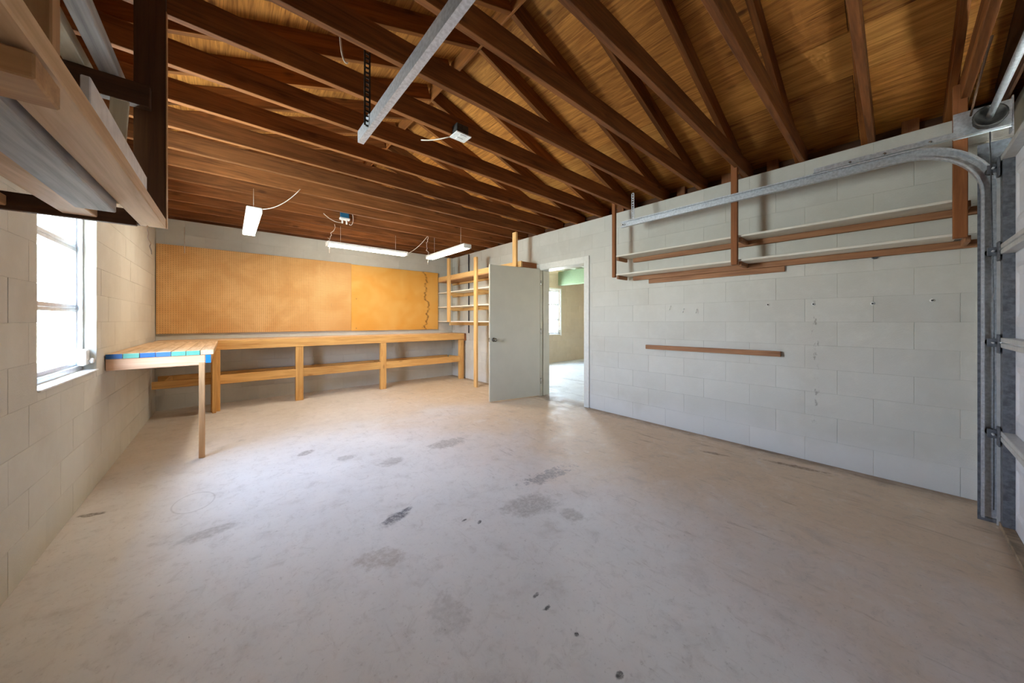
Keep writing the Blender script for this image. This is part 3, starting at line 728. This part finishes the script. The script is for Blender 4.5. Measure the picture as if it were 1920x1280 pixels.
def strap(name, p0, p1, w, mat, parent, wide=(0, 1, 0)):
    """perforated steel strap: two rails and rungs"""
    p0, p1 = Vector(p0), Vector(p1); L = (p1-p0).length; n = max(3, int(L/0.026)); z = (p1-p0).normalized(); wv = Vector(wide); nv = z.cross(wv)
    bm = bmesh.new()
    def slab(c, su, sv):
        for_v = bmesh.ops.create_cube(bm, size=1.0)['verts']
        for v in for_v: v.co = c + z*(v.co.z*sv) + wv*(v.co.x*su) + nv*(v.co.y*0.003)
    for sg in (-1, 1): slab((p0+p1)/2 - p0 + wv*sg*(w*0.36), w*0.28, L)
    for k in range(n+1): slab(z*(L*k/n), w*0.5, 0.011)
    return link(name, from_bm(bm, name), mat, parent, Matrix.Translation(p0))
TX = 3.50; TZ = 2.33; TY = -0.375; R_ = 0.34
def track_path(yend):
    pts = [(TY, 0.03), (TY, 1.0), (TY, TZ-R_)]
    for k in range(1, 15):
        a = math.pi/2*k/14; pts.append((TY+R_-R_*math.cos(a), TZ-R_+R_*math.sin(a)))
    return pts + [(0.6, TZ+0.002), (yend, TZ+0.004)]
rt = thing('door_track', (TX, TY, 0), 'curved galvanised garage door track beside the grey right wall', 'track', 'garage door tracks')
sweep_c('rail', track_path(2.09), TX, 'galvanised', rt, -1)
bx('angle_iron', (TX+0.004, TX+0.007), (TY-0.075, TY+0.045), (0.0, 2.30), 'dull_steel', rt, 0)
bx('angle_iron', (TX+0.007, TX+0.05), (TY-0.078, TY-0.075), (0.0, 2.30), 'dull_steel', rt, 0)
bx('angle_iron', (TX+0.002, TX+0.005), (TY-0.07, 0.42), (TZ+0.040, TZ+0.085), 'galvanised', rt, 0)
bx('angle_iron', (TX-0.030, TX+0.002), (TY-0.07, 0.42), (TZ+0.040, TZ+0.043), 'galvanised', rt, 0)
for yy in (0.05, 0.22, -0.15):
    lathe('bolt', [(0.008, 0), (0.008, 0.005), (0.004, 0.006)], 'chrome', rt, (TX+0.002, yy, TZ+0.062), Matrix.Rotation(math.radians(-90), 4, 'Y'), 8)
for zz in (0.25, 0.92, 1.50, 1.90):
    bx('bracket', (TX-0.002, TX+0.006), (TY-0.05, TY+0.035), (zz, zz+0.045), 'dull_steel', rt, 0)
strap('hanger_strap', (TX+0.004, 1.955, TZ-0.02), (TX+0.004, 1.955, HT+0.05), 0.034, 'galvanised', rt)
lathe('end_bolt', [(0.007, 0), (0.007, 0.005), (0.003, 0.006)], 'dark_steel', rt, (TX-0.03, 2.06, TZ+0.0), Matrix.Rotation(math.radians(-90), 4, 'Y'), 8)
LXT = 0.60
lt = thing('door_track', (LXT, TY, 0), 'straight galvanised garage door track hanging in mid room', 'track', 'garage door tracks')
sweep_c('rail', track_path(2.13), LXT, 'galvanised', lt, 1)
bx('angle_iron', (LXT-0.007, LXT-0.004), (TY-0.075, TY+0.045), (0.0, 2.30), 'dull_steel', lt, 0)
strap('hanger_strap', (LXT-0.006, 1.93, TZ-0.02), (LXT-0.006, 1.93, HT+0.12), 0.036, 'dark_steel', lt, wide=(1, 0, 0))
bx('hanger_foot', (LXT-0.006, LXT+0.034), (1.91, 1.96), (TZ+0.035, TZ+0.039), 'galvanised', lt, 0)

gd = thing('garage_door', (2.05, -0.42, 0), 'closed white sectional garage door at the right edge', 'garage door')
GX0, GX1, GY = 0.66, 3.425, -0.44
sh = 0.538
for i in range(4):
    z0 = 0.02 + i*sh; z1 = z0 + sh - 0.006
    sec = bx('section', (GX0, GX1), (GY-0.03, GY), (z0, z1), 'gd_white', gd, 0.002)
    bx('rail', (GX0, GX1), (GY, GY+0.045), (z0, z0+0.026), 'gd_dirty' if i == 0 else 'gd_rail', sec)
    bx('rail', (GX0, GX1), (GY, GY+0.045), (z1-0.026, z1), 'gd_rail', sec)
    for x0 in (GX0+0.001, 1.30, 2.00, 2.70, GX1-0.076):
        bx('stile', (x0, x0+0.075), (GY, GY+0.040), (z0+0.026, z1-0.026), 'dull_steel', sec, 0)
    bx('edge_flange', (GX1-0.003, GX1), (GY+0.0, GY+0.052), (z0, z1), 'gd_rail', sec, 0)
    # pressed raised panels on the inner face
    for x0 in (0.80, 1.42, 2.12, 2.86):
        w_ = 0.44
        bm = bmesh.new()
        for (dx, dz, yy) in ((0, 0, 0), (0.03, 0.03, 0.010), (0.05, 0.05, 0.010), (0.07, 0.07, 0.004)):
            for (a, b) in ((x0+dx, z0+0.09+dz), (x0+w_-dx, z0+0.09+dz), (x0+w_-dx, z1-0.09-dz), (x0+dx, z1-0.09-dz)): bm.verts.new((a, GY+yy, b))
        bm.verts.ensure_lookup_table(); vv = list(bm.verts)
        for r in range(3):
            for k in range(4): bm.faces.new((vv[r*4+k], vv[r*4+(k+1) % 4], vv[r*4+4+(k+1) % 4], vv[r*4+4+k]))
        bm.faces.new(vv[12:16])
        link('pressed_panel', from_bm(bm, 'pressed_panel'), 'gd_white', sec)
    for zz in ([z1] if i < 3 else [z1-0.05]):
        hg = bx('hinge', (GX1-0.06, GX1+0.004), (GY+0.046, GY+0.052), (zz-0.06, zz+0.05), 'dull_steel', gd, 0.001)
        bx('hinge_ear', (GX1-0.002, GX1+0.003), (GY+0.052, TY+0.02), (zz-0.025, zz+0.025), 'dull_steel', hg, 0.001)
        tube('roller_stem', [(GX1-0.03, TY, zz), (TX-0.006, TY, zz)], 0.006, 'galvanised', hg)
        lathe('roller', [(0.010, -0.006), (0.022, -0.005), (0.022, 0.005), (0.010, 0.006)], 'dark_steel', hg, (TX-0.018, TY, zz), 'x', 16)
bx('bottom_seal', (GX0, GX1), (GY-0.03, GY+0.03), (0.0, 0.02), 'rubber', gd, 0.003)
tube('lift_cable', [(GX1+0.012, GY+0.06, 0.10), (GX1+0.012, GY+0.06, 1.3), (GX1-0.01, GY+0.075, 2.335)], 0.003, 'dull_steel', gd, 6)
ts = thing('torsion_shaft', (2.0, -0.365, 2.40), 'grey torsion tube with cable drum above the garage door', 'torsion shaft')
tube('tube', [(0.55, -0.365, 2.43), (3.50, -0.365, 2.43)], 0.0145, 'galvanised', ts, 14)
lathe('cable_drum', [(0.016, 0.030), (0.046, 0.026), (0.054, 0.0), (0.062, 0.0), (0.064, 0.006), (0.052, 0.010), (0.050, 0.040), (0.058, 0.046), (0.060, 0.052), (0.030, 0.056), (0.016, 0.06)], 'dark_steel', ts, (3.40, -0.365, 2.43), 'x', 24)
bx('end_plate', (3.505, 3.512), (-0.45, -0.24), (2.365, 2.53), 'galvanised', ts, 0.002)
bx('end_plate_foot', (3.505, 3.60), (-0.456, -0.45), (2.352, 2.55), 'galvanised', ts, 0.002)
tube('spring', [(1.15+0.004*k, -0.365+0.026*math.cos(k*1.05), 2.43+0.026*math.sin(k*1.05)) for k in range(150)], 0.0028, 'dark_steel', ts, 5)
tube('safety_wire', wave((3.44, -0.30, 2.47), (2.75, -0.30, 2.57), 10, -0.02), 0.005, 'cord_dark', ts, 6)
tube('cable_tail', [(3.43+0.004*k, -0.365+0.056*math.cos(k*0.6), 2.43+0.056*math.sin(k*0.6)) for k in range(16)] , 0.003, 'cord_dark', ts, 5)

# ------------------------------------------------------------------ overhead lumber rack on the left
rk = thing('lumber_rack', (-0.45, 1.5, 1.58), 'wooden overhead rack with shade-toned far bars hung from the joists at the left', 'rack')
bx('post', (-0.304, -0.208), (2.128, 2.166), (1.636, HT+JH-0.01), 'shade_toned_wood', rk)
bx('lit_edge_strip', (-0.2075, -0.2045), (2.128, 2.166), (1.636, 2.60), 'rack_wood_orange', rk, 0)  # lighter strip that paints in the light on the post's side face
bx('post', (-0.300, -0.215), (0.892, 0.929), (1.662, HT+JH-0.01), 'rack_wood_orange', rk)
bx('cross_bar', (XL+0.003, -0.291), (2.104, 2.128), (1.624, 1.690), 'shade_toned_wood', rk)
bx('cross_bar', (XL+0.003, -0.206), (0.795, 0.890), (1.561, 1.599), 'rack_wood_orange', rk)
bx('cross_bar', (XL+0.003, -0.250), (2.085, 2.126), (2.132, 2.224), 'shade_toned_wood', rk)
bx('cross_bar', (XL+0.003, -0.216), (0.850, 0.890), (2.132, 2.224), 'rack_wood_orange', rk)
board('stringer', (-0.243, 0.45, 1.618), (-0.247, 2.150, 1.654), 0.080, 0.040, 'rack_wood_light', rk)
planks = [('rack_wood_light', -0.440, 0.088, 0.038, 0.40, 2.102, 1.619, 1.655, 'light brown plank beside the thick grey one on the overhead rack'),
          ('grey_plank', -0.343, 0.092, 0.046, 0.35, 1.800, 1.6225, 1.6235, 'weathered thick grey plank lying on the overhead rack'),
          ('rack_wood_orange', -0.660, 0.110, 0.038, 0.40, 2.102, 1.619, 1.655, 'brown plank on the overhead rack nearest the wall')]
for mt, xc, wd, th, ya, yb, za, zb, lb in planks:
    tag(board('plank', (xc, ya, za), (xc, yb, zb), wd, th, mt, None, bev=0.003), lb, 'plank', 'planks on the overhead rack')
tag(bx('plank', (-0.392, -0.338), (0.55, 2.31), (2.2255, 2.285), 'grey_plank', None, 0.003), 'rough grey timber on the upper bars of the overhead rack', 'plank', 'planks on the overhead rack')
tag(bx('plank', (-0.480, -0.425), (0.55, 2.26), (2.2255, 2.28), 'cream_board', None, 0.003), 'pale timber on the upper bars beside the rough grey one', 'plank', 'planks on the overhead rack')
tag(bx('trim_board', (-0.262, -0.246), (1.25, 1.98), (1.672, 1.800), 'pvc', None, 0.002), 'white trim board on edge behind the rack rim', 'board')
tag(board('trim_board', (-0.352, 2.060, 1.695), (-0.330, 2.060, 2.118), 0.010, 0.052, 'cream_board', None, up=(1, 0, 0)), 'short cream offcut standing up behind the rack rim', 'board')

# ------------------------------------------------------------------ shop lights
def shop_light(label, c, along, z, cordpts, chain_dx=0.42):
    L, wdt = 1.22, 0.135
    o = thing('shop_light', (c[0], c[1], z), label, 'light fixture', 'strip shop lights')
    ax = Vector((0, 1, 0)) if along == 'y' else Vector((1, 0, 0)); c0 = Vector((c[0], c[1], z))
    h = board('housing', c0 - ax*L/2 + Vector((0, 0, 0.042)), c0 + ax*L/2 + Vector((0, 0, 0.042)), wdt, 0.040, 'plastic_white', o, bev=0.008)
    board('diffuser', c0 - ax*(L/2-0.03) + Vector((0, 0, 0.011)), c0 + ax*(L/2-0.03) + Vector((0, 0, 0.011)), wdt-0.015, 0.022, 'lamp_diffuser', o, bev=0.006)
    for s in (-1, 1):
        e = c0 + ax*s*(L/2-0.014)
        board('end_cap', e - ax*0.014 + Vector((0, 0, 0.012)), e + ax*0.014 + Vector((0, 0, 0.012)), wdt-0.004, 0.026, 'plastic_white', o, bev=0.004)
        q = c0 + ax*s*chain_dx + Vector((0, 0, 0.062))
        tube('chain', [q, Vector((q.x, q.y, HT+0.02))], 0.0022, 'cord_white', o, 5)
    for k, pts in enumerate(cordpts): tube('cord', pts, 0.0042, 'cord_white', o, 6)
    return o
Z1, Z2, Z3 = 2.335, 2.325, 2.285
shop_light('lit strip light nearest the window, hanging over the side bench', (0.215, 4.93), 'y', Z1, [wave((0.26, 4.34, Z1+0.05), (0.60, 4.20, HT+0.02), 12, 0.06)])
shop_light('lit strip light hanging crosswise in front of the pegboards', (1.715, 5.46), 'x', Z2,
           [wave((1.12, 5.46, Z2+0.04), (1.20, 5.40, HT+0.02), 12, 0.02, 5, 0.02), wave((2.31, 5.46, Z2+0.03), (2.53, 5.06, HT+0.02), 12, 0.05), [(1.14, 5.44, Z2+0.02), (1.14, 5.44, Z2-0.11)]])
shop_light('lit strip light hanging above the pine corner shelves', (2.67, 4.70), 'y', Z3,
           [wave((2.62, 5.28, Z3+0.03), (2.52, 5.08, HT+0.02), 14, 0.0, 8, 0.02), [(2.66, 5.33, Z3+0.02), (2.66, 5.345, Z3-0.08)]])

# ------------------------------------------------------------------ ceiling fittings
jb = thing('junction_box', (1.24, jy(12)-JT/2, 2.64), 'small blue electrical junction box on a far joist', 'junction box')
yj = jy(12)-JT/2
bx('box', (1.19, 1.30), (yj-0.05, yj-0.001), (2.655, 2.74), 'plastic_blue', jb, 0.006)
bx('socket', (1.18, 1.31), (yj-0.055, yj-0.004), (2.622, 2.654), 'plastic_white', jb, 0.006)
tube('plug', [(1.215, yj-0.03, 2.625), (1.215, yj-0.03, 2.575)], 0.011, 'plastic_white', jb)
tube('plug', [(1.27, yj-0.03, 2.625), (1.27, yj-0.03, 2.57)], 0.011, 'plastic_white', jb)
tube('cable', [(1.32+0.035*math.cos(a), yj-0.03, 2.66+0.095*math.sin(a)) for a in [math.radians(-120+k*24) for k in range(11)]], 0.0045, 'cord_white', jb, 6)
tube('cable', wave((1.20, yj-0.03, 2.58), (0.98, yj-0.04, 2.66), 8, 0.03), 0.0045, 'cord_white', jb, 6)
ob = thing('outlet_box', (1.335, 2.14, 2.59), 'white outlet box under the middle joists', 'outlet')
bx('box', (1.275, 1.375), (2.095, 2.164), (2.600, 2.675), 'dark_steel', ob, 0.004)
bx('cover_plate', (1.262, 1.388), (2.075, 2.180), (2.592, 2.599), 'plastic_white', ob, 0.003)
for yy in (2.105, 2.15): bx('socket', (1.30, 1.35), (yy-0.014, yy+0.014), (2.589, 2.592), 'plastic_white', ob, 0.001)
tube('cable', wave((1.262, 2.18, 2.597), (1.14, 2.40, 2.62), 8, 0.01), 0.005, 'cord_white', ob, 6)
lc = tube('loose_cable', [(0.49+0.03*math.cos(a), 1.95, 2.78+0.16*math.sin(a)) for a in [math.radians(130+k*13) for k in range(13)]], 0.005, 'cord_white', None, 6)
tag(lc, 'pale loose cable looping down between the joists', 'cable')
ct = tube('pull_string', [(-0.45, YB-0.045, 2.52), (-0.45, YB-0.045, 2.30), (-0.448, YB-0.045, 2.16)], 0.004, 'cord_white', None, 6)
tag(ct, 'white string hanging in front of the brown pegboard', 'string')
sg = tube('string', wave((-0.262, 2.12, 1.632), (-0.250, 2.125, 1.51), 8, 0.0, 3, 0.004), 0.0022, 'cord_white', None, 6)
tag(sg, 'frayed white string hanging under the end of the overhead rack', 'string')
